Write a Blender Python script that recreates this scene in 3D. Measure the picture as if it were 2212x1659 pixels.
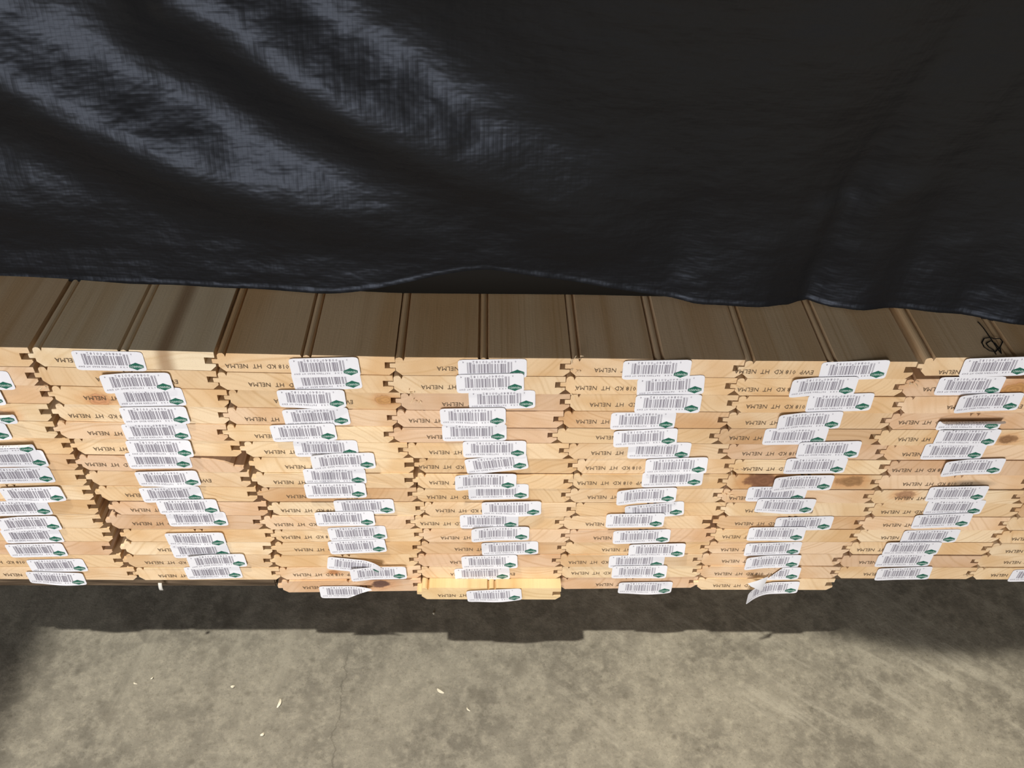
import bpy, bmesh, math, random
from mathutils import Vector, Matrix, noise

rnd = random.Random(7)
for o in list(bpy.data.objects):
    bpy.data.objects.remove(o)
scene = bpy.context.scene
COL = scene.collection

# ------------------------------------------------------------------ camera
# world: x right along the stack, y into the stack, z up; z = 0 is the top of the
# stack, y = 0 its sawn front; pose solved from the board pitch (130 mm)
IW, IH = 2212, 1659
CX, CY, CZ = 0.33682, -0.5111, 0.42678
PITCH, YAW, ROLL, FPX = 0.72609, 0.04206, 0.03601, 1953.65
FLOOR_Z = -0.378


def cam_axes():
    cp, sp = math.cos(PITCH), math.sin(PITCH)
    cy, sy = math.cos(YAW), math.sin(YAW)
    f = Vector((sy * cp, cy * cp, -sp))
    r = Vector((cy, -sy, 0))
    u = r.cross(f)
    cr, sr = math.cos(ROLL), math.sin(ROLL)
    return cr * r + sr * u, -sr * r + cr * u, f


CR, CU, CF = cam_axes()
CPOS = Vector((CX, CY, CZ))


def ray(px, py):
    return CF + CR * ((px - IW / 2) / FPX) - CU * ((py - IH / 2) / FPX)


def on_y(px, py, y=0.0):
    d = ray(px, py)
    return CPOS + d * ((y - CPOS.y) / d.y)


def on_z(px, py, z=0.0):
    d = ray(px, py)
    return CPOS + d * ((z - CPOS.z) / d.z)


cam_d = bpy.data.cameras.new('camera')
cam = bpy.data.objects.new('camera', cam_d)
COL.objects.link(cam)
cam_d.sensor_width = 36
cam_d.lens = FPX / IW * 36
cam_d.clip_start = 0.01
M = Matrix((CR, CU, -CF)).transposed().to_4x4()
M.translation = CPOS
cam.matrix_world = M
scene.camera = cam

# ------------------------------------------------------------------ light
scene.view_settings.view_transform = 'Standard'
scene.view_settings.look = 'None'
scene.view_settings.gamma = 1
scene.view_settings.use_curve_mapping = False
scene.view_settings.exposure = 0.0
world = bpy.data.worlds.new('world')
scene.world = world
world.use_nodes = True
bg = world.node_tree.nodes['Background']
bg.inputs[0].default_value = (1.0, 0.93, 0.80, 1)
bg.inputs[1].default_value = 0.10


def area(name, pos, target, sx, sy, power, color):
    d = bpy.data.lights.new(name, 'AREA')
    d.shape = 'RECTANGLE'
    d.size, d.size_y, d.energy, d.color = sx, sy, power, color
    o = bpy.data.objects.new(name, d)
    COL.objects.link(o)
    o.location = pos
    o.rotation_euler = (Vector(target) - Vector(pos)).to_track_quat('-Z', 'Y').to_euler()
    return o


# high-bay lamp almost overhead, a little to the left of and in front of the stack
LDIR = Vector((-0.26, -0.135, 0.955)).normalized()
area('high_bay_lamp', Vector((0.35, 0.0, -0.35)) + LDIR * 5.2, (0.35, 0.0, -0.35), 0.13, 0.13, 290, (1.0, 0.96, 0.86))
# added soft frontal light, low across the aisle; its source is unseen
area('added_frontal_light', (-0.35, -3.3, 0.36), (0.35, 0.0, -0.1), 1.3, 1.45, 104, (0.98, 0.97, 1.0))


# ------------------------------------------------------------------ helpers
def new_obj(name, data, parent=None, loc=None):
    o = bpy.data.objects.new(name, data)
    COL.objects.link(o)
    if parent is not None:
        o.parent = parent
    if loc is not None:
        o.location = loc
    return o


def tag(o, label, cat, group=None, kind=None):
    o['label'] = label
    o['category'] = cat
    if group:
        o['group'] = group
    if kind:
        o['kind'] = kind


def mesh_from(name, verts, faces, mats, smooth=False, fmat=None):
    me = bpy.data.meshes.new(name)
    me.from_pydata([tuple(v) for v in verts], [], faces)
    for m in mats:
        me.materials.append(m)
    if fmat:
        for i, p in enumerate(me.polygons):
            p.material_index = fmat[i]
    if smooth:
        for p in me.polygons:
            p.use_smooth = True
    me.update()
    return me


class NT:
    """little node-tree builder"""

    def __init__(self, name):
        self.mat = bpy.data.materials.new(name)
        self.mat.use_nodes = True
        self.t = self.mat.node_tree
        self.t.nodes.clear()
        self.out = self.n('ShaderNodeOutputMaterial')
        self.b = self.n('ShaderNodeBsdfPrincipled')
        self.l(self.b.outputs[0], self.out.inputs[0])

    def n(self, typ, **kw):
        nd = self.t.nodes.new(typ)
        for k, v in kw.items():
            setattr(nd, k, v)
        return nd

    def l(self, a, b):
        self.t.links.new(a, b)

    def setin(self, sock, v):
        if hasattr(v, 'is_output'):
            self.l(v, sock)
        else:
            sock.default_value = v

    def math(self, op, a, b=0.0, c=0.0, clamp=False):
        m = self.n('ShaderNodeMath', operation=op, use_clamp=clamp)
        self.setin(m.inputs[0], a)
        self.setin(m.inputs[1], b)
        self.setin(m.inputs[2], c)
        return m.outputs[0]

    def mix(self, fac, a, b, blend='MIX'):
        m = self.n('ShaderNodeMix', data_type='RGBA', blend_type=blend)
        self.setin(m.inputs[0], fac)
        self.setin(m.inputs[6], a)
        self.setin(m.inputs[7], b)
        return m.outputs[2]

    def noise(self, vec, scale, detail=3, rough=0.55, dist=0.0):
        m = self.n('ShaderNodeTexNoise')
        self.setin(m.inputs['Vector'], vec)
        m.inputs['Scale'].default_value = scale
        m.inputs['Detail'].default_value = detail
        m.inputs['Roughness'].default_value = rough
        m.inputs['Distortion'].default_value = dist
        return m.outputs['Fac']

    def sstep(self, v, a, b):
        m = self.n('ShaderNodeMapRange', interpolation_type='SMOOTHSTEP')
        self.setin(m.inputs[0], v)
        m.inputs[1].default_value = a
        m.inputs[2].default_value = b
        return m.outputs[0]

    def xyz(self, v):
        s = self.n('ShaderNodeSeparateXYZ')
        self.l(v, s.inputs[0])
        return s.outputs

    def comb(self, x, y, z):
        c = self.n('ShaderNodeCombineXYZ')
        for i, v in enumerate((x, y, z)):
            self.setin(c.inputs[i], v)
        return c.outputs[0]

    def attr(self, name):
        return self.n('ShaderNodeAttribute', attribute_type='OBJECT', attribute_name=name)

    def rand(self, base, k):
        w = self.n('ShaderNodeTexWhiteNoise', noise_dimensions='1D')
        self.l(self.math('ADD', self.math('MULTIPLY', base, 91.7), k), w.inputs['W'])
        return w.outputs['Value']

    def bump(self, h, strength, dist):
        b = self.n('ShaderNodeBump')
        b.inputs['Strength'].default_value = strength
        b.inputs['Distance'].default_value = dist
        self.l(h, b.inputs['Height'])
        self.l(b.outputs[0], self.b.inputs['Normal'])

    def base(self, c, rough=0.6, spec=0.4):
        self.setin(self.b.inputs['Base Color'], c)
        self.setin(self.b.inputs['Roughness'], rough)
        self.b.inputs['Specular IOR Level'].default_value = spec


def mat_plain(name, col, rough=0.6, spec=0.4):
    t = NT(name)
    t.base((*col, 1), rough, spec)
    return t.mat


def mat_pine():
    t = NT('pine')
    tc = t.n('ShaderNodeTexCoord').outputs['Object']
    x, y, z = t.xyz(tc)[0:3]
    rn = t.n('ShaderNodeObjectInfo').outputs['Random']
    r1, r2, r3, r4 = (t.rand(rn, k) for k in (1.3, 5.7, 9.1, 14.9))
    # pith of the log, above or below the board
    px = t.math('ADD', t.math('MULTIPLY', r1, 0.20), -0.035)
    side = t.math('SUBTRACT', t.math('MULTIPLY', t.math('GREATER_THAN', r2, 0.4), 2.0), 1.0)
    pz = t.math('MULTIPLY', side, t.math('ADD', t.math('MULTIPLY', r3, 0.10), 0.03))
    off = t.math('MULTIPLY', rn, 40.0)
    nvec = t.comb(t.math('ADD', x, off), t.math('MULTIPLY', y, 0.05), t.math('ADD', z, off))
    wob = t.math('MULTIPLY', t.math('SUBTRACT', t.noise(nvec, 16, 2), 0.5), 0.011)
    dx = t.math('SUBTRACT', x, px)
    dz = t.math('SUBTRACT', z, pz)
    r = t.math('ADD', t.math('SQRT', t.math('ADD', t.math('MULTIPLY', dx, dx), t.math('MULTIPLY', dz, dz))), wob)
    freq = t.math('ADD', t.math('MULTIPLY', r4, 900.0), 1000.0)
    ring = t.math('ADD', t.math('MULTIPLY', t.math('SINE', t.math('MULTIPLY', r, freq)), 0.5), 0.5)
    ring = t.math('POWER', ring, 2.2)
    varr = t.n('ShaderNodeTexNoise', noise_dimensions='1D')
    t.l(t.math('ADD', t.math('MULTIPLY', r, 120.0), off), varr.inputs['W'])
    varr.inputs['Scale'].default_value = 1.0
    amt = t.math('MULTIPLY', ring, t.math('MULTIPLY', t.sstep(varr.outputs['Fac'], 0.35, 0.75), 0.52))
    tone = t.attr('tone').outputs['Color']
    late = t.mix(1.0, tone, (0.70, 0.58, 0.43, 1), 'MULTIPLY')
    col = t.mix(amt, tone, late)
    # broad pinkish / yellow blotches (heartwood) on each board
    blot = t.noise(t.comb(t.math('ADD', x, off), t.math('MULTIPLY', y, 0.10), t.math('ADD', z, off)), 21, 2)
    col = t.mix(t.math('MULTIPLY', t.sstep(blot, 0.42, 0.66), 0.7), col, t.mix(1.0, tone, (0.84, 0.70, 0.53, 1), 'MULTIPLY'))
    fine = t.noise(t.comb(x, t.math('MULTIPLY', y, 0.03), z), 900, 2)
    col = t.mix(t.math('MULTIPLY', t.sstep(fine, 0.5, 0.8), 0.18), col, (0.35, 0.24, 0.13, 1))
    # a brown mineral streak along one board
    sx = t.attr('streak').outputs['Fac']
    sd = t.math('ABSOLUTE', t.math('SUBTRACT', t.math('ADD', x, t.math('MULTIPLY', wob, 0.8)), sx))
    col = t.mix(t.math('MULTIPLY', t.math('SUBTRACT', 1.0, t.sstep(sd, 0.001, 0.009)), 0.75), col, (0.30, 0.17, 0.08, 1))
    # knots, each placed by the board's own attributes
    for nm in ('knot_a', 'knot_b'):
        k = t.attr(nm).outputs['Vector']
        kx, kz, kr = t.xyz(k)[0:3]
        kc = t.attr(nm + '_tone').outputs['Color']
        ax = t.math('DIVIDE', t.math('SUBTRACT', x, kx), t.math('MAXIMUM', kr, 0.0001))
        az = t.math('DIVIDE', t.math('SUBTRACT', z, kz), t.math('MAXIMUM', t.math('MULTIPLY', kr, 0.62), 0.0001))
        dd = t.math('SQRT', t.math('ADD', t.math('MULTIPLY', ax, ax), t.math('MULTIPLY', az, az)))
        dd = t.math('ADD', dd, t.math('MULTIPLY', t.math('SUBTRACT', t.noise(tc, 85, 4, 0.65), 0.5), 1.5))
        inside = t.math('SUBTRACT', 1.0, t.sstep(dd, 0.70, 1.08))
        halo = t.math('MULTIPLY', t.math('MULTIPLY', t.math('SUBTRACT', 1.0, t.sstep(dd, 0.9, 2.1)), 0.55), t.math('MULTIPLY', t.math('LESS_THAN', y, 0.05), t.math('GREATER_THAN', kr, 0.0005)))
        col = t.mix(halo, col, t.mix(1.0, col, (0.85, 0.58, 0.38, 1), 'MULTIPLY'))
        inside = t.math('MULTIPLY', inside, t.math('LESS_THAN', y, 0.05))
        inside = t.math('MULTIPLY', inside, t.math('GREATER_THAN', kr, 0.0005))
        kr2 = t.math('ADD', t.math('MULTIPLY', t.math('SINE', t.math('MULTIPLY', dd, 15.0)), 0.5), 0.5)
        kcol = t.mix(t.math('MULTIPLY', kr2, 0.45), kc, t.mix(1.0, kc, (0.5, 0.42, 0.4, 1), 'MULTIPLY'))
        kcol = t.mix(t.sstep(dd, 0.72, 0.98), kcol, t.mix(1.0, kc, (0.45, 0.35, 0.3, 1), 'MULTIPLY'))
        col = t.mix(t.math('MULTIPLY', inside, 0.9), col, kcol)
    # saw-dust grey smudges set on a few boards
    st = t.xyz(t.attr('smudge').outputs['Vector'])
    sx2 = t.math('DIVIDE', t.math('SUBTRACT', x, st[0]), 0.024)
    sz2 = t.math('DIVIDE', t.math('SUBTRACT', z, st[1]), 0.006)
    sdd = t.math('SQRT', t.math('ADD', t.math('MULTIPLY', sx2, sx2), t.math('MULTIPLY', sz2, sz2)))
    sm = t.math('MULTIPLY', t.math('MULTIPLY', t.math('SUBTRACT', 1.0, t.sstep(sdd, 0.2, 1.15)), t.math('LESS_THAN', y, 0.001)), st[2])
    col = t.mix(sm, col, (0.13, 0.095, 0.06, 1))
    t.base(col, 0.62, 0.3)
    saw = t.noise(t.comb(t.math('MULTIPLY', x, 0.25), y, z), 1400, 2)
    t.bump(t.math('ADD', t.math('MULTIPLY', saw, 0.6), t.math('MULTIPLY', fine, 0.6)), 0.25, 0.0006)
    return t.mat


def mat_concrete():
    t = NT('concrete')
    tc = t.n('ShaderNodeTexCoord').outputs['Object']
    x, y, z = t.xyz(tc)[0:3]
    big = t.noise(tc, 11, 4, 0.6)
    mid = t.noise(tc, 60, 5, 0.68)
    fin = t.noise(tc, 420, 4, 0.8)
    col = t.mix(t.sstep(big, 0.36, 0.66), (0.150, 0.136, 0.108, 1), (0.232, 0.212, 0.168, 1))
    col = t.mix(t.math('MULTIPLY', t.sstep(mid, 0.40, 0.64), 0.65), col, (0.300, 0.275, 0.218, 1))
    col = t.mix(t.math('MULTIPLY', t.sstep(fin, 0.53, 0.72), 0.7), col, (0.105, 0.093, 0.071, 1))
    grit = t.noise(tc, 170, 4, 0.75)
    col = t.mix(t.math('MULTIPLY', t.sstep(grit, 0.50, 0.66), 0.5), col, t.mix(1.0, col, (1.38, 1.37, 1.34, 1), 'MULTIPLY'))
    col = t.mix(t.math('MULTIPLY', t.sstep(grit, 0.46, 0.32), 0.6), col, t.mix(1.0, col, (0.66, 0.64, 0.60, 1), 'MULTIPLY'))
    # trowel and tyre streaks: fanning right on the right half, straight out on the left
    right = t.sstep(x, 0.34, 0.52)
    left = t.math('SUBTRACT', 1.0, t.sstep(x, 0.25, 0.42))
    col = t.mix(t.math('MULTIPLY', right, 0.55), col, t.mix(1.0, col, (1.32, 1.30, 1.26, 1), 'MULTIPLY'))
    for ang, fa, fc, thr, amt, msk, c in ((-40, 7, 52, 0.50, 0.6, right, (0.43, 0.395, 0.315, 1)), (-42, 5, 55, 0.54, 0.6, right, (0.20, 0.182, 0.142, 1)), (-100, 9, 70, 0.57, 0.6, left, (0.130, 0.118, 0.092, 1)), (-96, 6, 40, 0.55, 0.4, left, (0.32, 0.295, 0.235, 1))):
        ca, sa = math.cos(math.radians(ang)), math.sin(math.radians(ang))
        along = t.math('ADD', t.math('MULTIPLY', x, ca), t.math('MULTIPLY', y, sa))
        across = t.math('ADD', t.math('MULTIPLY', x, -sa), t.math('MULTIPLY', y, ca))
        s = t.noise(t.comb(t.math('MULTIPLY', along, fa), t.math('MULTIPLY', across, fc), 3.0 + thr * 10), 1.0, 5, 0.65)
        patch = t.sstep(t.noise(t.comb(x, y, thr * 33), 9.0, 2), 0.40, 0.60)
        f = t.math('MULTIPLY', t.math('MULTIPLY', t.sstep(s, thr, thr + 0.14), amt), t.math('MULTIPLY', patch, msk))
        col = t.mix(t.math('MULTIPLY', f, t.sstep(fin, 0.30, 0.58)), col, c)
    # oily stains and small dark specks
    vor = t.n('ShaderNodeTexVoronoi', feature='F1')
    t.l(tc, vor.inputs['Vector'])
    vor.inputs['Scale'].default_value = 38
    spot = t.math('SUBTRACT', 1.0, t.sstep(t.math('ADD', vor.outputs['Distance'], t.math('MULTIPLY', t.math('SUBTRACT', fin, 0.5), 0.3)), 0.04, 0.16))
    col = t.mix(t.math('MULTIPLY', spot, 0.5), col, (0.10, 0.088, 0.066, 1))
    stain = t.sstep(t.noise(t.comb(t.math('ADD', x, 7.3), y, 1.0), 15, 3, 0.6), 0.60, 0.68)
    col = t.mix(t.math('MULTIPLY', stain, 0.42), col, (0.125, 0.110, 0.084, 1))
    # hairline crack wandering down to the near edge
    cx = t.math('ADD', 0.203, t.math('MULTIPLY', t.math('SUBTRACT', t.noise(t.comb(0.0, y, 2.0), 24, 6, 0.7), 0.5), 0.03))
    ck = t.math('ABSOLUTE', t.math('SUBTRACT', x, cx))
    col = t.mix(t.math('MULTIPLY', t.math('SUBTRACT', 1.0, t.sstep(ck, 0.0002, 0.0011)), t.math('MULTIPLY', t.sstep(y, 0.0, -0.03), 0.4)), col, (0.07, 0.06, 0.045, 1))
    t.base(col, t.math('ADD', t.math('MULTIPLY', mid, 0.2), 0.55), 0.35)
    t.bump(t.math('ADD', fin, t.math('MULTIPLY', mid, 1.5)), 0.25, 0.0012)
    return t.mat


def mat_tarp():
    t = NT('woven_black_sheeting')
    tc = t.n('ShaderNodeTexCoord').outputs['Object']
    x, y, z = t.xyz(tc)[0:3]
    # flat tapes of the weave: narrow rows across, wider ones down
    def tape(v, n):
        return t.math('POWER', t.math('ABSOLUTE', t.math('SINE', t.math('MULTIPLY', v, math.pi * n))), 0.5)
    weave = t.math('ADD', tape(z, 420), tape(x, 330))
    cr1 = t.noise(t.comb(t.math('MULTIPLY', x, 0.5), 0.0, z), 95, 2, 0.5)
    cr2 = t.noise(t.comb(x, 0.0, t.math('MULTIPLY', z, 0.35)), 70, 2, 0.5)
    h = t.math('ADD', t.math('MULTIPLY', weave, 0.02), t.math('ADD', cr1, t.math('MULTIPLY', cr2, 0.5)))
    t.base((0.0100, 0.0100, 0.0105, 1), 0.40, 0.20)
    t.b.inputs['Specular Tint'].default_value = (0.74, 0.83, 1.0, 1)
    t.bump(h, 0.45, 0.0035)
    return t.mat


PINE = mat_pine()
CONC = mat_concrete()
TARP = mat_tarp()
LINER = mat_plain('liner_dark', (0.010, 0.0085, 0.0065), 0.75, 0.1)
PAPER = mat_plain('label_paper', (0.80, 0.795, 0.82), 0.42, 0.45)
INK = mat_plain('barcode_ink', (0.24, 0.22, 0.255), 0.6, 0.3)
GREEN = mat_plain('badge_green', (0.008, 0.115, 0.072), 0.45, 0.4)
BADGEW = mat_plain('badge_white', (0.62, 0.74, 0.68), 0.45, 0.4)
STAMP = mat_plain('stamp_ink', (0.13, 0.09, 0.055), 0.8, 0.2)
CHIP = mat_plain('pale_wood_chip', (0.72, 0.66, 0.52), 0.7, 0.3)
FRAYM = mat_plain('frayed_pine', (0.72, 0.56, 0.36), 0.8, 0.2)
STRAP = mat_plain('white_strap', (0.62, 0.60, 0.55), 0.45, 0.4)
MARKER = mat_plain('black_marker', (0.012, 0.010, 0.009), 0.7, 0.3)


def mat_plank():
    t = NT('dark_plank')
    tc = t.n('ShaderNodeTexCoord').outputs['Object']
    x, y, z = t.xyz(tc)[0:3]
    g = t.noise(t.comb(t.math('MULTIPLY', x, 0.06), t.math('MULTIPLY', y, 0.5), z), 320, 4, 0.6)
    t.base(t.mix(t.sstep(g, 0.35, 0.7), (0.060, 0.040, 0.023, 1), (0.17, 0.12, 0.075, 1)), 0.8, 0.2)
    t.bump(g, 0.3, 0.001)
    return t.mat


PLANK = mat_plank()


def text_mesh(body, size, mat, ext=0.0, res=1, spacing=1.0):
    c = bpy.data.curves.new('txt', 'FONT')
    c.body, c.size, c.resolution_u, c.extrude = body, size, res, ext
    c.align_x, c.align_y = 'CENTER', 'CENTER'
    c.space_character = spacing
    o = bpy.data.objects.new('txt', c)
    COL.objects.link(o)
    bpy.context.view_layer.update()
    dg = bpy.context.evaluated_depsgraph_get()
    me = bpy.data.meshes.new_from_object(o.evaluated_get(dg))
    bpy.data.objects.remove(o)
    vs = [v.co.copy() for v in me.vertices]
    fs = [tuple(p.vertices) for p in me.polygons]
    bpy.data.meshes.remove(me)
    return vs, fs


# ------------------------------------------------------------------ floor
fl = mesh_from('floor', [(-4, -5, 0), (5, -5, 0), (5, 4, 0), (-4, 4, 0)], [(0, 1, 2, 3)], [CONC])
floor = new_obj('floor', fl, loc=(0, 0, FLOOR_Z))
floor['kind'] = 'structure'
floor['label'] = 'stained grey concrete warehouse floor with scuff streaks'
floor['category'] = 'floor'

# ------------------------------------------------------------------ boards
T0 = 0.018
BW = 0.1295           # face width
LEN = 1.8


def profile():
    mm = []
    mm += [(129.5, 18.0)]
    # centre bead between two V grooves
    mm += [(69.3, 18.0), (67.9, 14.4), (67.2, 16.8), (66.2, 17.7), (65.0, 17.95), (63.8, 17.7), (62.8, 16.8), (62.1, 14.4), (60.7, 18.0)]
    # edge bead
    mm += [(7.4, 18.0), (6.0, 14.4), (5.3, 16.8), (4.3, 17.7), (3.0, 17.95), (1.7, 17.6), (0.6, 16.8), (0.0, 15.5)]
    # tongue
    mm += [(0.0, 11.9), (-3.8, 11.8), (-4.3, 11.3), (-4.3, 8.2), (-3.8, 7.7), (0.0, 7.6)]
    # chamfered back
    mm += [(0.0, 4.6), (4.6, 0.0), (124.9, 0.0), (129.5, 4.6)]
    # groove
    mm += [(129.5, 6.8), (121.9, 6.8), (121.9, 12.8), (129.5, 12.8)]
    return [(a / 1000, b / 1000) for a, b in mm]


def broken_mesh():
    """board whose upper groove lip is split away at the sawn end"""
    pr = profile()
    core = pr[1:-3]
    whole = core + [(q[0] / 1000, q[1] / 1000) for q in ((121.9, 7.0), (121.9, 12.6), (129.5, 12.6), (129.5, 18.0), (115, 18.0), (100, 18.0))]
    split = core + [(q[0] / 1000, q[1] / 1000) for q in ((121.9, 7.0), (121.6, 8.6), (118.5, 10.2), (115, 12.6), (106, 15.4), (92, 17.2))]
    split2 = core + [(q[0] / 1000, q[1] / 1000) for q in ((121.9, 7.0), (121.9, 9.6), (121.0, 12.2), (118, 14.5), (108, 17.0), (97, 17.9))]
    n = len(whole)
    bm = bmesh.new()
    rings = [[bm.verts.new((x, y, z)) for x, z in P] for P, y in ((split, 0.0), (split2, 0.022), (whole, 0.05), (whole, LEN))]
    f0 = bm.faces.new(rings[0])
    f1 = bm.faces.new(list(reversed(rings[-1])))
    for a, b in zip(rings[:-1], rings[1:]):
        for i in range(n):
            j = (i + 1) % n
            bm.faces.new((a[j], a[i], b[i], b[j]))
    bmesh.ops.recalc_face_normals(bm, faces=bm.faces)
    bmesh.ops.triangulate(bm, faces=[f for f in bm.faces if len(f.verts) > 4])
    me = bpy.data.meshes.new('bead_board_split')
    bm.to_mesh(me)
    bm.free()
    me.materials.append(PINE)
    return me


def board_mesh(seed):
    rr = random.Random(seed)
    pr = profile()
    n = len(pr)
    bm = bmesh.new()
    front, back = [], []
    for (x, z) in pr:
        # sawn end: corners a touch ragged
        front.append(bm.verts.new((x + rr.uniform(-.12, .12) / 1000, rr.uniform(-.2, .2) / 1000, z + rr.uniform(-.06, .06) / 1000)))
        back.append(bm.verts.new((x, LEN, z)))
    bm.faces.new(front)
    bm.faces.new(list(reversed(back)))
    for i in range(n):
        j = (i + 1) % n
        bm.faces.new((front[j], front[i], back[i], back[j]))
    bmesh.ops.recalc_face_normals(bm, faces=bm.faces)
    bmesh.ops.triangulate(bm, faces=[f for f in bm.faces if len(f.verts) > 4])
    me = bpy.data.meshes.new('bead_board')
    bm.to_mesh(me)
    bm.free()
    me.materials.append(PINE)
    return me


BOARD_MESHES = [board_mesh(s) for s in range(6)]
SPLIT = broken_mesh()

# slots seen between neighbouring columns, (left px, right px) of the dark slot per layer
S1, S2 = 5.027, 5.352
SLOT = {
    0: [(220, 270), (280, 340), (440, 495), (430, 545), (500, 555), (670, 735), (725, 770), (820, 900), (895, 1020), (950, 1120), (1005, 1130), (1110, 1260), (1110, 1270), (1230, 1305), (1380, 1415)],
    1: [(230, 285), (258, 312), (370, 450), (378, 440), (370, 432), (515, 590), (560, 660), (625, 710), (685, 805), (835, 940), (750, 820), (900, 940), (872, 935), (870, 920), (965, 1015)],
    2: [(185, 232), (170, 320), (275, 318), (228, 280), (192, 232), (318, 355), (395, 520), (380, 500), (445, 480), (540, 578), (400, 440), (520, 575), (480, 570), (445, 495), (495, 560), (488, 545)],
    3: [(160, 215), (115, 160), (175, 220), (100, 135), (37, 85), (135, 225), (265, 305), (222, 252), (172, 225), (245, 290), (75, 150), (165, 210), (140, 185), (70, 105), (130, 165), (65, 150)],
    4: [(405, 440), (318, 370), (350, 385), (248, 300), (160, 300), (265, 310), (312, 355), (230, 315), (190, 260), (230, 285), (75, 200), (115, 160), (75, 120), (-10, 20), (3, 39), (-120, -30)],
    5: [(800, 900), (685, 725), (655, 715), (530, 575), (390, 430), (480, 540), (510, 580), (430, 535), (320, 420), (360, 400), (250, 310), (170, 240), (100, 140), (-32, 64), (-64, -10)],
    6: [None] * 7 + [(2150, 2200), (2050, 2090), (1990, 2060), (1910, 1970), (1820, 1870), (1670, 1740), (1570, 1640), (1450, 1540)],
}
SX0 = {0: (0, S1), 1: (400, S1), 2: (800, S1), 3: (1180, S1), 4: (1500, S1), 5: (1800, S2), 6: (1800, S2)}
# image rows of the slots in the first and fifteenth layer
SY = {0: (769, 1238.5), 1: (780, 1238), 2: (789, 1234.5), 3: (791.6, 1235.6), 4: (795.6, 1233.5), 5: (797.5, 1235.0), 6: (795, 1237)}


def slot_row(i, L):
    y1, y15 = SY[i]
    x1 = (SX0[i][0] + (SLOT[i][0] or (2500, 2500))[0] / SX0[i][1])
    z1 = on_y(x1 if i < 6 else 2320, y1).z
    e = SLOT[i][14]
    z15 = on_y(SX0[i][0] + e[0] / SX0[i][1], y15).z
    return z1 + (z15 - z1) * (L - 1) / 14


def slot_x(i, L):
    """world x of slot bottom and of the tongue tip at this joint"""
    if i not in SLOT or L > len(SLOT[i]) or SLOT[i][L - 1] is None:
        return None
    a, b = SLOT[i][L - 1]
    x0, s = SX0[i]
    z = slot_row(i, L)
    # image row for that height, near enough, by projecting back
    def world(px):
        y = 769 + (L - 1) * 33.4
        for _ in range(4):
            P = on_y(px, y)
            y += (P.z - z) * 2080
        return on_y(px, y).x
    return world(x0 + a / s), world(x0 + b / s)


def zpair(c, L):
    lo = slot_row(max(c - 1, 0), L)
    hi = slot_row(min(c, 6), L)
    if c == 0:
        lo = hi + 0.0015
    if c == 7:
        hi = lo
    return lo, hi


NLAY = {0: 15, 1: 15, 2: 16, 3: 16, 4: 16, 5: 16, 6: 15, 7: 15}
ORD = ['', 'top', 'second', 'third', 'fourth', 'fifth', 'sixth', 'seventh', 'eighth', 'ninth', 'tenth', 'eleventh', 'twelfth', 'thirteenth', 'fourteenth', 'fifteenth', 'sixteenth']
COLN = ['leftmost column cut by the frame', 'second column from left', 'third column from left', 'fourth column from left', 'fourth column from right', 'third column from right', 'second column from right', 'rightmost column cut by the frame']
TONES = [(0.66, 0.455, 0.265), (0.70, 0.50, 0.33), (0.80, 0.62, 0.395), (0.78, 0.585, 0.355), (0.82, 0.66, 0.44), (0.76, 0.575, 0.365), (0.80, 0.63, 0.40), (0.745, 0.55, 0.325), (0.80, 0.60, 0.40), (0.72, 0.52, 0.30)]

KNOTS = {   # (col, layer): [(px, py, radius mm, tone)]
    (5, 8): [(1648, 1040, 17, (0.20, 0.085, 0.045)), (1836, 1040, 12, (0.33, 0.18, 0.075))],
    (2, 3): [(832, 861, 8, (0.55, 0.29, 0.10))],
    (1, 3): [(214, 862, 10, (0.62, 0.30, 0.14))],
    (2, 16): [(826, 1264, 10, (0.11, 0.055, 0.045))],
    (6, 2): [(2190, 845, 11, (0.52, 0.27, 0.09))],
    (6, 5): [(2172, 952, 9, (0.26, 0.13, 0.055))],
    (6, 9): [(1955, 1070, 9, (0.42, 0.23, 0.12))],
    (0, 4): [(12, 897, 9, (0.50, 0.36, 0.24))],
    (2, 15): [(722, 1238, 5, (0.55, 0.25, 0.10))],
}
SMUDGE = {(6, 4): (2095, 922, 0.75), (6, 8): (2095, 1046, 0.8), (3, 9): (930, 1048, 0.35), (2, 1): (560, 780, 0.0)}
FEATURE = {(1, 7): ', split at right corner', (5, 8): ', with two brown knots', (2, 3): ', with an orange knot', (2, 16): ', with a dark knot', (6, 8): ', without a label', (1, 1): ', pale with brown streak', (3, 16): ', jutting out', (5, 15): ', its label folded over', (6, 1): ', with black scribble', (5, 16): ', its label peeling off', (1, 3): ', with a reddish knot'}
YOFF = {(3, 16): -0.011, (2, 16): -0.0015, (4, 16): 0.001, (5, 16): -0.001, (2, 15): 0.0, (3, 15): 0.0}
THIN = {(3, 5): 0.94, (3, 8): 0.95, (1, 7): 0.955, (4, 5): 0.96, (2, 10): 0.965, (5, 9): 0.975, (6, 9): 0.96, (1, 10): 0.965, (6, 14): 0.97}

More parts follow.
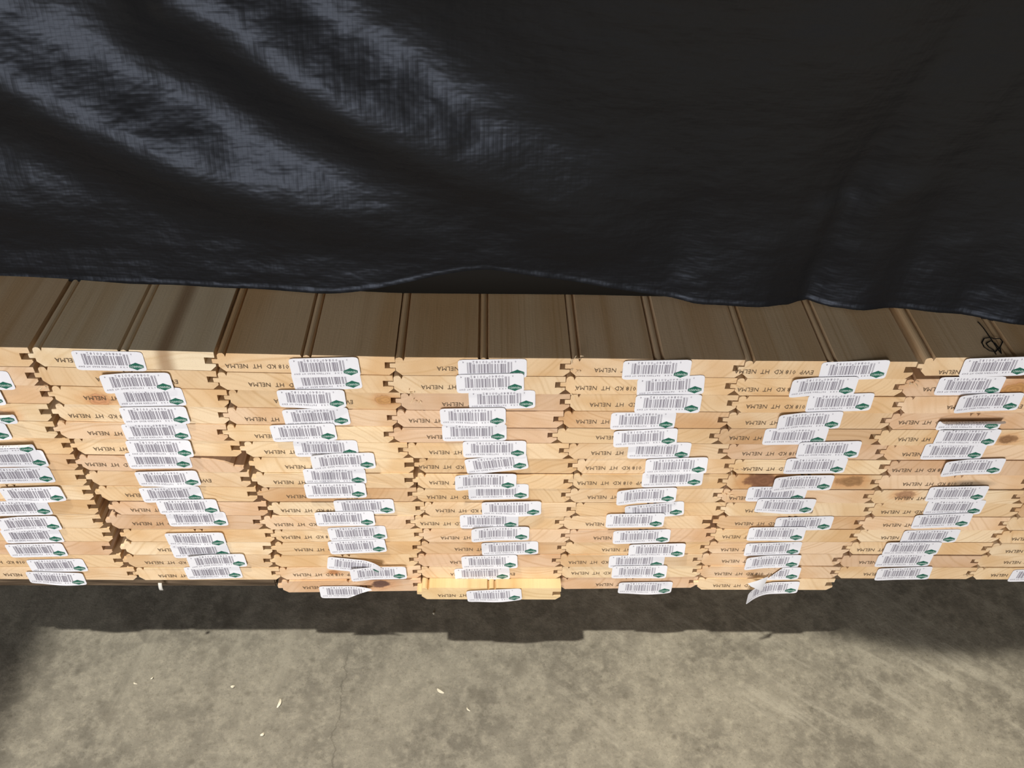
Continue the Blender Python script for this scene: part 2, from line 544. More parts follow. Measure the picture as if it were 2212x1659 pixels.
BX = {}
for L in range(1, 17):
    for c in range(0, 8):
        if L > NLAY[c]:
            continue
        est = []
        a = slot_x(c - 1, L)
        b = slot_x(c, L)
        if a:
            est.append((a[1] + 0.0043, 0.45))
        if b:
            est.append((b[0] - 0.1219, 0.55))
        if not est:
            if c == 7 and (6, L) in BX:
                est = [(BX[(6, L)] + 0.1305, 1)]
            elif (c - 1, L) in BX:
                est = [(BX[(c - 1, L)] + 0.1303, 1)]
        BX[(c, L)] = sum(v * w for v, w in est) / sum(w for v, w in est)
    for _ in range(400):             # neighbours just touch, never overlap
        for c in range(1, 8):
            if (c, L) in BX and (c - 1, L) in BX:
                g = 0.1301 - (BX[(c, L)] - BX[(c - 1, L)])
                if g > 0:
                    BX[(c, L)] += g / 2
                    BX[(c - 1, L)] -= g / 2


BX[(6, 1)] += 0.0042
BX[(7, 1)] += 0.0042


def xref(c, L):
    """running position of a column at this layer (straight line through its boards)"""
    pts = [(l, v) for (cc, l), v in BX.items() if cc == c]
    n = len(pts)
    ml = sum(p[0] for p in pts) / n
    mv = sum(p[1] for p in pts) / n
    k = sum((p[0] - ml) * (p[1] - mv) for p in pts) / sum((p[0] - ml) ** 2 for p in pts)
    return mv + k * (L - ml)


boards = {}
for (c, L), bx in sorted(BX.items()):
    zl, zr = zpair(c, L)
    zl2, zr2 = zpair(c, L + 1)
    pitch = ((zl - zl2) + (zr - zr2)) / 2
    sc = pitch * 0.981 / T0 * THIN.get((c, L), 1.0)
    o = new_obj('bead_board', BOARD_MESHES[(c * 5 + L * 3) % 6])
    if (c, L) == (1, 7):
        o.data = SPLIT
    zc = (zl - 0.0098 * pitch / T0)
    zc += (bx - xref(c, L)) * (zr - zl) / 0.13
    if (c, L) in ((6, 1), (7, 1)):
        zc += 0.0030
    yo = YOFF.get((c, L), rnd.uniform(-0.0005, 0.0006))
    o.location = (bx, yo, zc)
    o.rotation_euler = (0, -math.atan2(zr - zl, 0.13), 0)
    o.scale = (1, 1, sc)
    if c == 7:
        tag(o, '%s pine bead board in the %s' % (ORD[L] + ('' if L == 1 else ' from top'), COLN[c]), 'board', 'pine bead boards in the stack')
    else:
        tag(o, 'pine bead board%s, %s in the %s' % (FEATURE.get((c, L), ''), ORD[L] if L == 1 else ORD[L] + ' down', COLN[c]), 'board', 'pine bead boards in the stack')
    tn = TONES[rnd.randrange(len(TONES))]
    if (c, L) == (3, 16):
        tn = (0.77, 0.60, 0.345)
    k = rnd.uniform(0.94, 1.05)
    o['tone'] = [min(tn[0] * k, 0.9), tn[1] * k * 0.965, tn[2] * k * 0.945]
    o['streak'] = -1.0
    if (c, L) == (1, 1):
        o['streak'] = 0.093
        o['tone'] = [0.84, 0.69, 0.47]
    o['knot_a'] = [0.0, 0.0, 0.0]
    o['knot_b'] = [0.0, 0.0, 0.0]
    o['knot_a_tone'] = [0.3, 0.15, 0.06]
    o['knot_b_tone'] = [0.3, 0.15, 0.06]
    o['smudge'] = [0.0, 0.0, 0.0]
    for (px, py, rad, kt), nm in zip(KNOTS.get((c, L), []), ('knot_a', 'knot_b')):
        P = on_y(px, py, yo)
        o[nm] = [P.x - bx, (P.z - zc) / sc, rad / 1000]
        o[nm + '_tone'] = list(kt)
    if (c, L) in SMUDGE:
        px, py, s = SMUDGE[(c, L)]
        P = on_y(px, py, yo)
        o['smudge'] = [P.x - bx, (P.z - zc) / sc, s]
    boards[(c, L)] = o


# parts are given in world coordinates, so undo the board's placement
def attach(child, c, L):
    b = boards[(c, L)]
    child.parent = b
    child.matrix_parent_inverse = (Matrix.Translation(b.location) @ b.rotation_euler.to_matrix().to_4x4() @ Matrix.Diagonal((*b.scale, 1))).inverted()


# ------------------------------------------------------------------ labels
LW, LH = 0.051, 0.0187
PATTERN = ('101' + '0001101' * 1 + '0001101' + '0110111' + '0100011' + '0001101' + '0001101' + '01010'
           + '1110010' + '1110010' + '1100110' + '1001000' + '1101100' + '1011100' + '101')
DIG_V, DIG_F = text_mesh('00840 00182', 0.0034, INK, res=1, spacing=1.42)
DIG0_V, DIG0_F = text_mesh('0', 0.0024, INK, res=1)
DIG4_V, DIG4_F = text_mesh('4', 0.0024, INK, res=1)
ROW_V, ROW_F = text_mesh("1 X 6 X 8    PATTERN BEAD HT EWP", 0.0021, INK, res=1, spacing=1.2)
BRD_V, BRD_F = text_mesh('MENARDS', 0.0030, BADGEW, res=1, spacing=1.0)


def rounded_grid(w, h, r, nu=14, nv=5):
    """points of a rounded rectangle as a grid of columns"""
    cols = []
    us = [-w / 2 + w * i / nu for i in range(nu + 1)]
    us += [-w / 2 + r * 0.12, -w / 2 + r * 0.45, w / 2 - r * 0.12, w / 2 - r * 0.45]
    us = sorted(us)
    for u in us:
        d = max(0.0, abs(u) - (w / 2 - r))
        hh = h / 2 - (r - math.sqrt(max(r * r - d * d, 0)))
        cols.append([(u, -hh + 2 * hh * j / nv) for j in range(nv + 1)])
    return cols


def label_meshes(deform, cut=None):
    """sticker, barcode print, badge; drawn upright then turned half round, as stuck on"""
    cols = rounded_grid(LW, LH, 0.0028)
    if cut:
        cols = [[p for p in c] for c in cols if cut(c[0][0])]
    def P(u, v, lift):
        x, y, z = deform(-u, -v)            # turned half round
        return (x, y - lift, z)
    vs, fs = [], []
    nv = len(cols[0])
    for c in cols:
        for (u, v) in c:
            x, y, z = deform(u, v)
            vs.append((x, y, z))
    for i in range(len(cols) - 1):
        for j in range(nv - 1):
            a = i * nv + j
            fs.append((a, a + nv, a + nv + 1, a + 1))
    me = mesh_from('barcode_label', vs, fs, [PAPER], True)
    LIFT = 0.00018
    # upright drawing: badge top left, row of text above, bars, digits below
    bv, bf = [], []
    def quad(u0, u1, v0, v1, store_v, store_f, lift):
        n = 3
        for i in range(n):
            a, b = u0, u1
            w0 = v0 + (v1 - v0) * i / n
            w1 = v0 + (v1 - v0) * (i + 1) / n
            k = len(store_v)
            store_v += [P(a, w0, lift), P(b, w0, lift), P(b, w1, lift), P(a, w1, lift)]
            store_f.append((k, k + 1, k + 2, k + 3))
    mod = 0.000352
    x0 = -0.0146
    i = 0
    while i < len(PATTERN):
        if PATTERN[i] == '1':
            j = i
            while j < len(PATTERN) and PATTERN[j] == '1':
                j += 1
            guard = i < 10 or i > 84 or 45 <= i <= 49
            quad(x0 + i * mod, x0 + j * mod - 0.00003, -0.0049 if not guard else -0.0066, 0.0038, bv, bf, LIFT)
            i = j
        else:
            i += 1
    for V, F, cu, cv in ((DIG_V, DIG_F, 0.0022, -0.0070), (DIG0_V, DIG0_F, -0.0172, -0.0070), (DIG4_V, DIG4_F, 0.0215, -0.0070), (ROW_V, ROW_F, 0.0035, 0.0056)):
        k = len(bv)
        bv += [P(v.x + cu, v.y + cv, LIFT) for v in V]
        bf += [tuple(q + k for q in f) for f in F]
    ok_b = mesh_from('barcode', bv, bf, [INK])
    # badge: long six-sided lozenge with white lettering
    gv, gf, gm = [], [], []
    cu, cv, hw, hh = -0.0185, 0.0046, 0.0052, 0.0036
    ring = [(-hw, 0.0011), (-hw * 0.35, hh * 0.72), (0, hh), (hw * 0.35, hh * 0.72), (hw, 0.0011), (hw, -0.0011), (hw * 0.35, -hh * 0.72), (0, -hh), (-hw * 0.35, -hh * 0.72), (-hw, -0.0011)]
    gv.append(P(cu, cv, LIFT))
    gv += [P(cu + a, cv + b, LIFT) for a, b in ring]
    n = len(ring)
    for q in range(n):
        gf.append((0, 1 + (q + 1) % n, 1 + q))
        gm.append(0)
    sx = 2 * hw * 0.86 / (max(v.x for v in BRD_V) - min(v.x for v in BRD_V))
    k = len(gv)
    gv += [P(v.x * sx + cu, v.y + cv, LIFT * 1.8) for v in BRD_V]
    for f in BRD_F:
        gf.append(tuple(q + k for q in f))
        gm.append(1)
    me_g = mesh_from('logo_badge', gv, gf, [GREEN, BADGEW], False, gm)
    return me, ok_b, me_g


def flat(u, v):
    return (u, 0.0, v)


def bow_low(u, v):      # lower right corner standing off
    return (u, -0.0016 * max(0, (u / LW + 0.1)) * max(0, 0.5 - v / LH), v)


def bow_left(u, v):     # left end standing off
    return (u, -0.0030 * max(0, -u / LW - 0.12) * 2, v)


def bow_wave(u, v):
    return (u, -0.0010 * math.sin(u / LW * 5.5 + 1.0) * max(0, 0.4 - v / LH) - 0.0004, v)


def hang_low(u, v):     # bottom half leans out from the sawn end
    q = max(0, -v / LH + 0.05)
    return (u, -0.006 * q * q * 2 - 0.003 * q * max(0, -u / LW + 0.2), v)


def curl_top(u, v):     # top edge folding down over itself
    q = max(0, v / LH + 0.1)
    a = min(q * 3.2, 2.6)
    return (u, -0.0045 * (1 - math.cos(a)), -0.002 + 0.0055 * math.sin(a) if q > 0 else v)


def curl_right(u, v):
    q = max(0, u / LW - 0.02)
    return (u - 0.010 * q * q, -0.030 * q * q * (0.6 + v / LH), v + 0.004 * q)


def hang_tip(u, v):     # left third peeled and drooping out
    q = max(0.0, -u / LW + 0.02)
    return (u + 0.004 * q * q, -0.030 * q * q, v - 0.020 * q * q)


VAR = {k: label_meshes(f) for k, f in dict(flat=flat, low=bow_low, left=bow_left, wave=bow_wave, hang=hang_low, ctop=curl_top, cright=curl_right, tip=hang_tip).items()}

LABELS = {  # column: [(centre px, centre py, drop in px over the width, variant)] from layer 1 down
    0: [None, (-49, 823, -2), (-68, 857, -2), (-41, 898, -2, 'ctop'), (-52, 932, -2), (2, 963, -4, 'ctop'), (31, 991, -3), (46, 1027, -3), (71, 1068, -4), (43, 1098, -3), (64, 1131, -3), (70, 1158, -3), (79, 1189, -3), (124, 1222, -3), (122, 1249, 3, 'wave')],
    1: [(236, 780, 2.5), (297, 826, -1), (325, 858.7, -3), (334.5, 898, -2), (337.7, 933.3, -3), (345.6, 969, -1), (343, 995, -2), (363, 1033.8, -3), (370.5, 1068.2, -4), (406, 1095, -2), (426, 1121.5, -2), (423, 1165, -2, 'wave'), (433, 1190, -4), (469.6, 1211.6, -3), (461, 1237, -4)],
    2: [(701.6, 794, -3), (706.4, 822.5, -6), (673.5, 861.2, -0.5, 'wave'), (683.7, 901.5, -5), (656, 934.8, -4), (704.4, 969, -1), (742, 996.5, -3), (723.5, 1029, -1), (724.7, 1060, -2), (787, 1095, -3), (745.3, 1120.5, -3), (772.4, 1152.6, -5), (772, 1181, -6), (768, 1222, 12, 'cright'), (818, 1238.5, -2), (750, 1279, -1, 'tear')],
    3: [(1063.8, 797, -2), (1058.8, 828.2, -3), (1084.5, 864, -3), (1021.8, 900, -2), (1024.8, 934.6, -1.5), (1068.4, 970.4, -1.5), (1072.7, 1002.5, -13), (1049.4, 1040, 0), (1076.9, 1063, -3), (1105, 1098.6, -2.5), (1056.8, 1126.4, -1.5), (1080.9, 1153, -1), (1101.6, 1185, -4), (1057.6, 1214, -4), (1041.7, 1240, -4), (1067.6, 1286, -6, 'wave')],
    4: [(1418.5, 799, -2), (1448.5, 834, -7, 'low'), (1442.8, 872.4, -1.5), (1389, 909, -2), (1394, 946, -6), (1423.9, 973.5, -0.5), (1460.7, 1006.7, -4.5), (1452.5, 1035, -4), (1396.2, 1070.7, -4), (1413.7, 1103, -11), (1371.8, 1124.6, -2), (1385.9, 1159.4, -4), (1418.7, 1189, -3), (1375, 1213, -2.5), (1381, 1235.5, -2), (1393.6, 1269.4, -2, 'wave')],
    5: [(1844.5, 800.5, -4.5, 'flat'), (1778.3, 834.8, -2), (1813.7, 870.2, -4), (1747.9, 909.4, -4), (1717.8, 942.8, -2), (1789.8, 971.6, -3), (1761.6, 1006.4, -2), (1733.7, 1043.5, -1.5), (1677.2, 1067.3, -0.5), (1696, 1092.4, 0.5), (1735.7, 1131.4, -3.5), (1676.8, 1153.3, -1.5), (1669.3, 1186, -4), (1668.5, 1213.5, -2.5), (1669, 1240, -3, 'fold'), (1667, 1270.5, -4, 'tip')],
    6: [(2151, 793, -4, 'flat'), (2095, 833.8, -1.5), (2134.5, 869, -3), (2096, 911, -1, 'ctop'), (2089, 945, 0.5), (2060, 975.2, -1.5), (2100.8, 1008.7, -3.5), None, (2067, 1066.7, -2.5), (2061.6, 1096.4, -1), (2034.5, 1125.4, -5), (2009, 1159, -3), (1969.8, 1185.5, -1), (1952.5, 1210.7, -2), (1951.3, 1239, -5)],
    7: [None] * 14 + [(2240, 1243, -2)],
}

STAMPS = {  # left end of the ink stamp in px, per layer
    0: {14: -60, 15: 8},
    1: {1: 120, 2: 208, 3: 181, 4: 148, 5: 190, 6: 202, 7: 185, 8: 298, 9: 271, 10: 282, 11: 286, 13: 341, 14: 313, 15: 342},
    2: {1: 487, 2: 537, 3: 592, 4: 529, 5: 550, 6: 571, 7: 616, 8: 591, 9: 619, 10: 607, 11: 592, 12: 608, 13: 636, 15: 633, 16: 654},
    3: {1: 944, 2: 910, 3: 955, 4: 883, 5: 922, 6: 927, 7: 905, 8: 927, 9: 922, 10: 941, 11: 908, 12: 952, 13: 982, 14: 972, 15: 973, 16: 946},
    4: {1: 1284, 2: 1243, 3: 1274, 4: 1244, 5: 1287, 6: 1277, 7: 1265, 8: 1247, 9: 1269, 11: 1265, 12: 1282, 13: 1300, 14: 1228, 15: 1234, 16: 1287},
    5: {1: 1587, 2: 1593, 3: 1612, 4: 1610, 5: 1575, 6: 1603, 7: 1605, 9: 1575, 10: 1609, 11: 1587, 12: 1560, 13: 1557, 14: 1559, 15: 1543, 16: 1540},
    6: {1: 2028, 2: 1994, 3: 2046, 4: 1941, 5: 1940, 6: 1949, 7: 1927, 8: 1950, 9: 1932, 10: 1903, 11: 1907, 12: 1903, 13: 1851, 14: 1855, 15: 1865},
    7: {12: 2185, 13: 2172, 14: 2168, 15: 2140},
}


def special(kind):
    """torn and folded stickers, same print where it still shows"""
    if kind == 'tear':
        def d(u, v):
            # lower right corner torn off, its edge standing off
            k = max(0.0, (u / LW - 0.02) * 2.0)
            lo = -0.5 + k * 0.95
            vv = max(v / LH, lo) * LH
            return (u * (1 - 0.08 * max(0, u / LW)), -0.004 * k * k, vv)
        return label_meshes(d)
    if kind == 'fold':
        # left part folded over: only the right of a slanting line still lies flat
        def d(u, v):
            return (max(u, 0.0013 + 0.73 * v), 0.0, v)
        return label_meshes(d)
    return VAR[kind]


for k in ('tear', 'fold'):
    VAR[k] = special(k)

for c, lst in LABELS.items():
    for i, it in enumerate(lst):
        L = i + 1
        if it is None or (c, L) not in boards:
            continue
        var = it[3] if len(it) > 3 else None
        if var is None:
            var = rnd.choice(['flat', 'low', 'left', 'wave']) if (L + c) % 2 else 'flat'
        b = boards[(c, L)]
        ys = [boards[q].location.y for q in ((c, L - 1), (c, L), (c, L + 1)) if q in boards and not (q == (3, 16) and L != 16)]
        y = min(ys) - 0.00045 - (0.0009 if (L + c) % 2 else 0.0) - (0.0009 if var in ('tip', 'fold', 'tear', 'cright', 'ctop') and not (L + c) % 2 else 0.0)
        P = on_y(it[0], it[1], y)
        w = 62.0
        A = on_y(it[0] - w, it[1] - it[2] / 2, y)
        B = on_y(it[0] + w, it[1] + it[2] / 2, y)
        ang = math.atan2(B.z - A.z, B.x - A.x)
        me, mb, mg = VAR[var]
        o = new_obj('barcode_label', me)
        o.location = P
        o.rotation_euler = (0, -ang, 0)
        attach(o, c, L)
        new_obj('barcode', mb, o)
        new_obj('logo_badge', mg, o)
        if var == 'fold':
            o['label'] = 'white label folded over at its left half'
            pts = [((1660, 1245), -0.0015), ((1637, 1254), -0.008), ((1615, 1260.5), -0.013), ((1622, 1267), -0.013), ((1645, 1277), -0.009), ((1652, 1262), -0.005), ((1640, 1264), -0.010)]
            W3 = [on_y(q[0], q[1], yy) - P for q, yy in pts]
            fm = mesh_from('label_flap', W3, [(6, 0, 1), (6, 1, 2), (6, 2, 3), (6, 3, 4), (6, 4, 5), (6, 5, 0)], [PAPER], True)
            fo = new_obj('label_flap', fm, o)
            fo.rotation_euler = (0, ang, 0)
            fo['label'] = 'blank white back of the folded label'
        elif var == 'tip':
            o['label'] = 'white label with its left end peeling outward'
        elif var == 'tear':
            o['label'] = 'white label torn at its lower right corner'

SV, SF = text_mesh('EWP  018 KD  HT  NELMA', 0.0058, STAMP, res=1, spacing=1.02)
sw = max(v.x for v in SV) - min(v.x for v in SV)
SLEN = 0.060
stamp_me = mesh_from('ink_stamp', [(-v.x * SLEN / sw, 0, -v.y) for v in SV], SF, [STAMP])
for c, dct in STAMPS.items():
    for L, px in dct.items():
        if (c, L) not in boards:
            continue
        b = boards[(c, L)]
        y = b.location.y - 0.00032
        zl, zr = zpair(c, L)
        z = (zl + zr) / 2 - 0.0028 + rnd.uniform(-0.0006, 0.0004)
        py = 769 + (L - 1) * 33.4
        for _ in range(5):
            P = on_y(px, py, y)
            py += (P.z - z) * 2080
        P = on_y(px, py, y)
        o = new_obj('ink_stamp', stamp_me)
        o.location = (P.x + SLEN / 2, y, P.z)
        o.rotation_euler = (0, b.rotation_euler[1] + rnd.uniform(-0.012, 0.012), 0)
        attach(o, c, L)

# frayed fibres left by the saw at a few joints
FRAY = [(3, 3, 893, 846, 7), (3, 3, 897, 864, 5), (4, 1, 1246, 772, 6), (4, 1, 1244, 800, 6), (4, 3, 1240, 848, 4), (6, 2, 1972, 826, 6), (5, 9, 1568, 1066, 5), (6, 15, 2090, 1240, 6), (1, 4, 96, 833, 4), (5, 7, 1590, 1016, 4)]
for c, L, px, py, n in FRAY:
    b = boards[(c, L)]
    P = on_y(px, py, b.location.y - 0.0002)
    vs, fs = [], []
    for q in range(n):
        o0 = Vector((rnd.uniform(-0.004, 0.004), 0.0004, rnd.uniform(-0.0022, 0.0022)))
        d = Vector((rnd.uniform(-1, 1), -0.45, rnd.uniform(-0.9, 0.5))).normalized() * rnd.uniform(0.003, 0.006)
        sd = d.cross(Vector((0, 1, 0))).normalized() * rnd.uniform(0.0003, 0.0007)
        k = len(vs)
        md_ = o0 + d * 0.55 + Vector((0, -0.0004, 0.0005))
        vs += [o0 - sd, o0 + sd, o0 + Vector((0, -0.0005, 0)), md_ - sd * 0.6, md_ + sd * 0.6, md_ + Vector((0, -0.0004, 0)), o0 + d]
        fs += [(k, k + 1, k + 4, k + 3), (k + 1, k + 2, k + 5, k + 4), (k + 2, k, k + 3, k + 5), (k + 3, k + 4, k + 6), (k + 4, k + 5, k + 6), (k + 5, k + 3, k + 6)]
    so_ = new_obj('splinters', mesh_from('splinters', vs, fs, [FRAYM]))
    so_.location = P
    attach(so_, c, L)

# ------------------------------------------------------------------ black sheeting
HEM = [(-500, 585), (0, 600), (350, 612), (520, 620), (720, 632), (880, 638), (1240, 641), (1440, 645), (1520, 655), (1640, 661), (1690, 656), (1740, 644), (1790, 660), (1860, 668), (1920, 662), (2050, 674), (2212, 702), (2700, 760)]
HEMW = [on_z(a, b, 0.002) for a, b in HEM]


def hem_y(x):
    for i in range(len(HEMW) - 1):
        a, b = HEMW[i], HEMW[i + 1]
        if x <= b.x or i == len(HEMW) - 2:
            f = (x - a.x) / (b.x - a.x)
            f = max(0, min(1, f))
            f = f * f * (3 - 2 * f)
            return a.y + (b.y - a.y) * f


def sm(a, b, v):
    f = max(0, min(1, (v - a) / (b - a)))
    return f * f * (3 - 2 * f)


# fold ridges on the sheet: pixel polyline, height, half width above and below (m)
def pl(pts, y=0.05):
    return [on_y(a, b, y) for a, b in pts]


RIDGES = [
    (pl([(-300, 60), (0, 215), (250, 330), (500, 430), (900, 505), (1200, 620)]), 0.026, 0.055, 0.050),
    (pl([(200, -120), (400, 30), (560, 120), (760, 235), (940, 320), (1120, 420), (1350, 560), (1500, 640)]), 0.034, 0.065, 0.050),
    (pl([(-300, 430), (0, 480), (300, 560)]), 0.008, 0.05, 0.04),
    (pl([(1700, -100), (1950, 150), (2212, 300)]), 0.006, 0.06, 0.06),
    (pl([(1960, 360), (1870, 480), (1845, 660)]), 0.004, 0.016, 0.016),
    (pl([(1800, 420), (1770, 660)]), 0.006, 0.018, 0.018),
]


def seg_dist(x, z, P):
    best = None
    for i in range(len(P) - 1):
        ax, az, bx2, bz = P[i].x, P[i].z, P[i + 1].x, P[i + 1].z
        dx, dz = bx2 - ax, bz - az
        L2 = dx * dx + dz * dz
        t_ = max(0, min(1, ((x - ax) * dx + (z - az) * dz) / L2))
        qx, qz = ax + dx * t_, az + dz * t_
        d = math.hypot(x - qx, z - qz)
        side = (x - qx) * (-dz) + (z - qz) * dx
        if best is None or d < best[0]:
            best = (d, 1 if side > 0 else -1, (i + t_) / (len(P) - 1))
    return best


def tarp_y(x, z):
    h = hem_y(x)
    # unseen upper sheet shaped forward, shading the top boards and the right floor
    lip = -0.142 * z - 0.011
    lip -= 0.056 * sm(0.28, 0.52, x)
    # unseen flare added to the sheet at far left, shading the floor there
    lip -= 0.75 * (1 - sm(-0.385, -0.33, x)) * sm(0.46, 0.60, z)
    r_ = sm(0.16, 0.44, x)
    k = sm(0.25 - 0.23 * r_, 0.47, z)
    y = h * (1 - k) + lip * k
    fade = 1 - sm(0.30, 0.40, z)
    for P, A, wu, wd in RIDGES:
        d, s, t_ = seg_dist(x, z, P)
        w = wu if s > 0 else wd
        end = sm(0, 0.12, t_) * (1 - sm(0.45, 1.0, t_))
        y -= A * math.exp(-(d / w) ** 2 * 2.2) * fade * end * sm(0.0, 0.06, z)
    y += 0.004 * noise.noise(Vector((x * 9, z * 14, 3.1))) * fade * sm(0, 0.04, z)
    y += 0.0016 * noise.noise(Vector((x * 38, z * 55, 8.1))) * fade * sm(0, 0.03, z)
    return y


def hem_lift(x):
    """outer sheet rides up off the boards between the middle columns"""
    a, b = on_z(700, 638, 0).x, on_z(1500, 650, 0).x
    m = on_z(1060, 638, 0).x
    if x <= a or x >= b:
        return 0.0
    return 0.027 * (sm(a, m, x) if x < m else (1 - (x - m) / (b - m)) ** 1.1)


NX, NZ = 260, 120
vs, fs = [], []
X0, X1, ZT = -0.75, 1.45, 0.95
for j in range(NZ + 1):
    s = j / NZ
    for i in range(NX + 1):
        x = X0 + (X1 - X0) * i / NX
        zb = 0.0022 + hem_lift(x)
        z = zb + (ZT - zb) * s ** 1.25
        y = tarp_y(x, z)
        if s == 0:
            y -= 0.002
        vs.append((x, y, z))
NB = 12                      # unseen closed top, added to keep lamp light from behind the sheet
for j in range(1, NB + 1):
    for i in range(NX + 1):
        x = X0 + (X1 - X0) * i / NX
        y0 = vs[NZ * (NX + 1) + i][1]
        vs.append((x, y0 + (1.7 - y0) * j / NB, ZT + 0.02 * math.sin(math.pi * j / NB)))
for j in range(NZ + NB):
    for i in range(NX):
        a = j * (NX + 1) + i
        fs.append((a, a + 1, a + NX + 2, a + NX + 1))
tarp_me = mesh_from('tarpaulin', vs, fs, [TARP], True)
tarp = new_obj('tarpaulin', tarp_me)
md = tarp.modifiers.new('thick', 'SOLIDIFY')
md.thickness = 0.0008
md.offset = 1
tag(tarp, 'creased black woven plastic tarpaulin draped down onto the board stack', 'tarpaulin')

# second layer of the sheeting, straight hem, showing in the gap under the raised one
vs, fs = [], []
n = 30
xa, xb = on_z(660, 630, 0).x, on_z(1560, 650, 0).x
for i in range(n + 1):
    x = xa + (xb - xa) * i / n
    y = hem_y(x) + 0.004
    vs += [(x, y, 0.0012), (x, y + 0.004, 0.02), (x, y + 0.012, 0.05), (x, y + 0.02, 0.09)]
for i in range(n):
    for j in range(3):
        a = i * 4 + j
        fs.append((a, a + 4, a + 5, a + 1))
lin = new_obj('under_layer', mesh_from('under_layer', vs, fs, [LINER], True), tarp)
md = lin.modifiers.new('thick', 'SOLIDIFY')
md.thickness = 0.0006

# ------------------------------------------------------------------ under the stack
def box(name, x0, x1, y0, y1, z0, z1, mat, jit=0.0):
    bm = bmesh.new()
    bmesh.ops.create_cube(bm, size=1)
    for v in bm.verts:
        v.co = Vector(((x0 + x1) / 2 + v.co.x * (x1 - x0), (y0 + y1) / 2 + v.co.y * (y1 - y0), (z0 + z1) / 2 + v.co.z * (z1 - z0)))
    bmesh.ops.bevel(bm, geom=list(bm.edges), offset=0.0012, segments=2, affect='EDGES')
    me = bpy.data.meshes.new(name)
    bm.to_mesh(me)
    bm.free()
    me.materials.append(mat)
    return new_obj(name, me)


def bottom(c, L):
    zl, zr = zpair(c, L)
    zl2, zr2 = zpair(c, L + 1)
    return (zl2 + zr2) / 2 + 0.0082


zb = bottom(1, 15) - 0.001
pa = box('bearer_plank', -0.24, BX[(2, 16)] - 0.008, 0.0055, 1.5, zb - 0.0165, zb - 0.0002, PLANK)
tag(pa, 'dark brown plank tucked under the columns at the left', 'plank')
zb2 = bottom(6, 15) - 0.001
pb = box('bearer_plank', BX[(5, 16)] + 0.131, on_y(2120, 1275, 0.01).x, 0.011, 1.5, zb2 - 0.0165, zb2 - 0.0002, PLANK)
tag(pb, 'dark brown plank tucked under the columns at the right', 'plank')
zlow = min(bottom(c, 16) for c in (2, 3, 4, 5)) - 0.001
for yy in (0.42, 1.2):
    bl = box('bearer_block', -0.3, 1.1, yy, yy + 0.09, FLOOR_Z, zlow - 0.0022, PLANK)
    tag(bl, ('front' if yy < 1 else 'rear') + ' timber bearer on the floor under the board stack', 'bearer')

# strap end hanging below the left columns
A = on_y(347, 1258, 0.0)
vs, fs = [], []
for i in range(6):
    f = i / 5
    for dx in (-0.0017, 0.0017):
        vs.append((A.x + dx, -0.0012 - 0.002 * math.sin(f * 2.2), A.z + 0.001 - 0.0085 * f))
for i in range(5):
    a = 2 * i
    fs.append((a, a + 1, a + 3, a + 2))
st = new_obj('strap_end', mesh_from('strap_end', vs, fs, [STRAP], True))
md = st.modifiers.new('thick', 'SOLIDIFY')
md.thickness = 0.0006
tag(st, 'short white strap end hanging under the bottom boards', 'strap')

# black scribble on the last top board
def tube(name, pts, rad, mat, flat_z=0.35):
    vs, fs = [], []
    n = 6
    for i, p in enumerate(pts):
        d = (pts[min(i + 1, len(pts) - 1)] - pts[max(i - 1, 0)]).normalized()
        sd = d.cross(Vector((0, 0, 1)))
        if sd.length < 1e-6:
            sd = Vector((1, 0, 0))
        sd.normalize()
        up = sd.cross(d)
        for k in range(n):
            a = 2 * math.pi * k / n
            vs.append(p + sd * math.cos(a) * rad + up * math.sin(a) * rad * flat_z)
    for i in range(len(pts) - 1):
        for k in range(n):
            a, b = i * n + k, i * n + (k + 1) % n
            fs.append((a, b, b + n, a + n))
    fs.append(tuple(reversed(range(n))))
    fs.append(tuple(range((len(pts) - 1) * n, len(pts) * n)))
    return mesh_from(name, vs, fs, [mat], True)


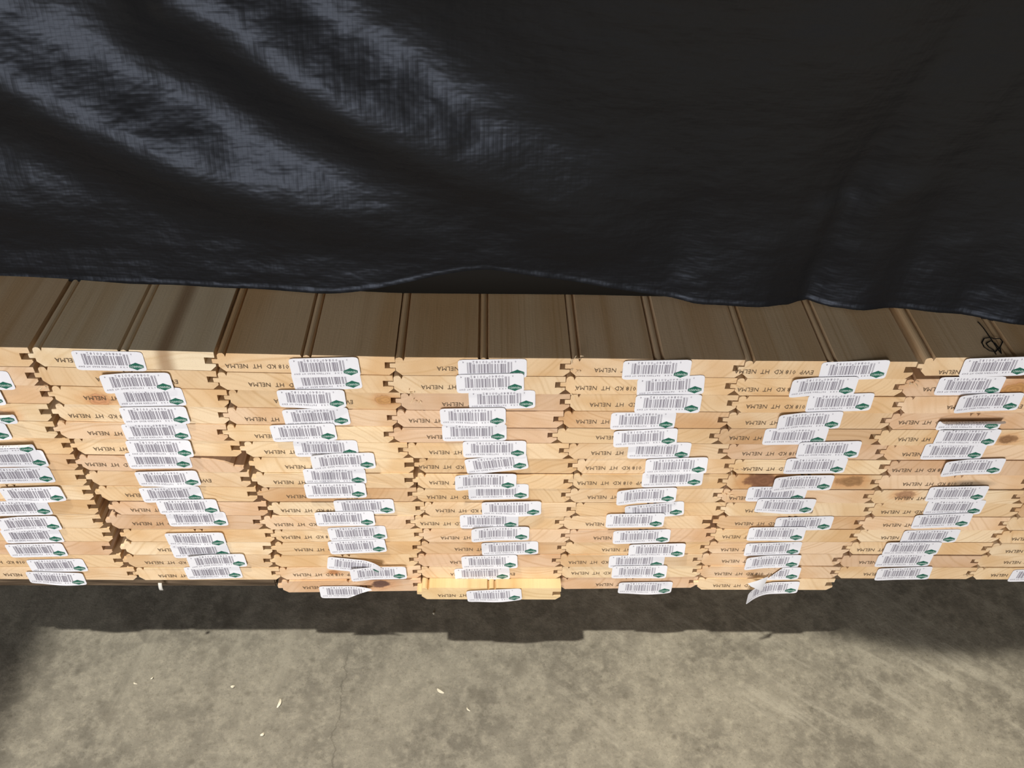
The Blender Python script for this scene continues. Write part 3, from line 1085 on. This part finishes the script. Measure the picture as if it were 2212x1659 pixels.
scr = [(2112, 695), (2124, 708), (2134, 722), (2142, 734), (2150, 746), (2158, 758), (2163, 764), (2160, 750), (2166, 738), (2160, 731), (2148, 732), (2138, 729), (2126, 731), (2121, 740), (2126, 750), (2138, 758), (2150, 760), (2158, 752), (2150, 742), (2140, 736), (2130, 742), (2136, 750), (2146, 756), (2152, 766)]
ztop = boards[(6, 1)].location.z + T0 * boards[(6, 1)].scale[2]
th = boards[(6, 1)].rotation_euler[1]
spts = []
for a, b in scr:
    zz = ztop
    for _ in range(3):
        P = on_z(a, b, zz)
        zz = ztop - (P.x - boards[(6, 1)].location.x) * math.sin(th) + 0.0005
    spts.append(on_z(a, b, zz))
fine = []
for i in range(len(spts) - 1):
    for k in range(4):
        fine.append(spts[i].lerp(spts[i + 1], k / 4))
fine.append(spts[-1])
so = new_obj('marker_scribble', tube('marker_scribble', fine, 0.0005, MARKER))
attach(so, 6, 1)
so['label'] = 'black looping scribble on the top face'

# ------------------------------------------------------------------ chips on the floor
CHIPS = [((605, 1520), 9, 2.6, 80, 'largest curved pale wood chip on the concrete left of centre'),
         ((950, 1495), 8, 2.6, -35, 'pale wood chip on the concrete below the middle columns'),
         ((503, 1485), 4, 2.5, 10, 'small squarish pale chip on a dark floor stain'),
         ((568, 1588), 4, 2.4, 40, 'small pale chip beside the grey floor blotch'),
         ((291, 1478), 4, 1.2, -30, 'thin pale splinter flat on the concrete far left'),
         ((330, 1466), 3, 1.0, 60, 'tiny pale splinter right of the thin left splinter'),
         ((1010, 1534), 5, 1.2, -50, 'thin splinter beside a dark speck near the centre'),
         ((937, 1327), 2.5, 1.6, 0, 'tiny pale speck in the shadow under the stack')]
for (px, py), ln, wd, an, lab in CHIPS:
    P = on_z(px, py, FLOOR_Z)
    vs, fs = [], []
    n = 6
    for i in range(n + 1):
        f = i / n - 0.5
        w = wd / 2000 * (1 - (2 * f) ** 2 * 0.6)
        zz = 0.0004 + 0.0011 * (0.25 - f * f) * 4
        for s, h in ((-1, 0), (1, 0), (1, 0.0006), (-1, 0.0006)):
            vs.append((f * ln / 1000, s * w + 0.0012 * f * f * 4, zz - 0.0004 + h + (0.0 if i in (0, n) else 0)))
    for i in range(n):
        for k in range(4):
            a, b = i * 4 + k, i * 4 + (k + 1) % 4
            fs.append((a, b, b + 4, a + 4))
    fs += [(3, 2, 1, 0), (n * 4, n * 4 + 1, n * 4 + 2, n * 4 + 3)]
    o = new_obj('wood_chip', mesh_from('wood_chip', vs, fs, [CHIP]), loc=(P.x, P.y, FLOOR_Z))
    o.rotation_euler = (0, 0, math.radians(an))
    tag(o, lab, 'wood chip', 'wood chips on the floor')
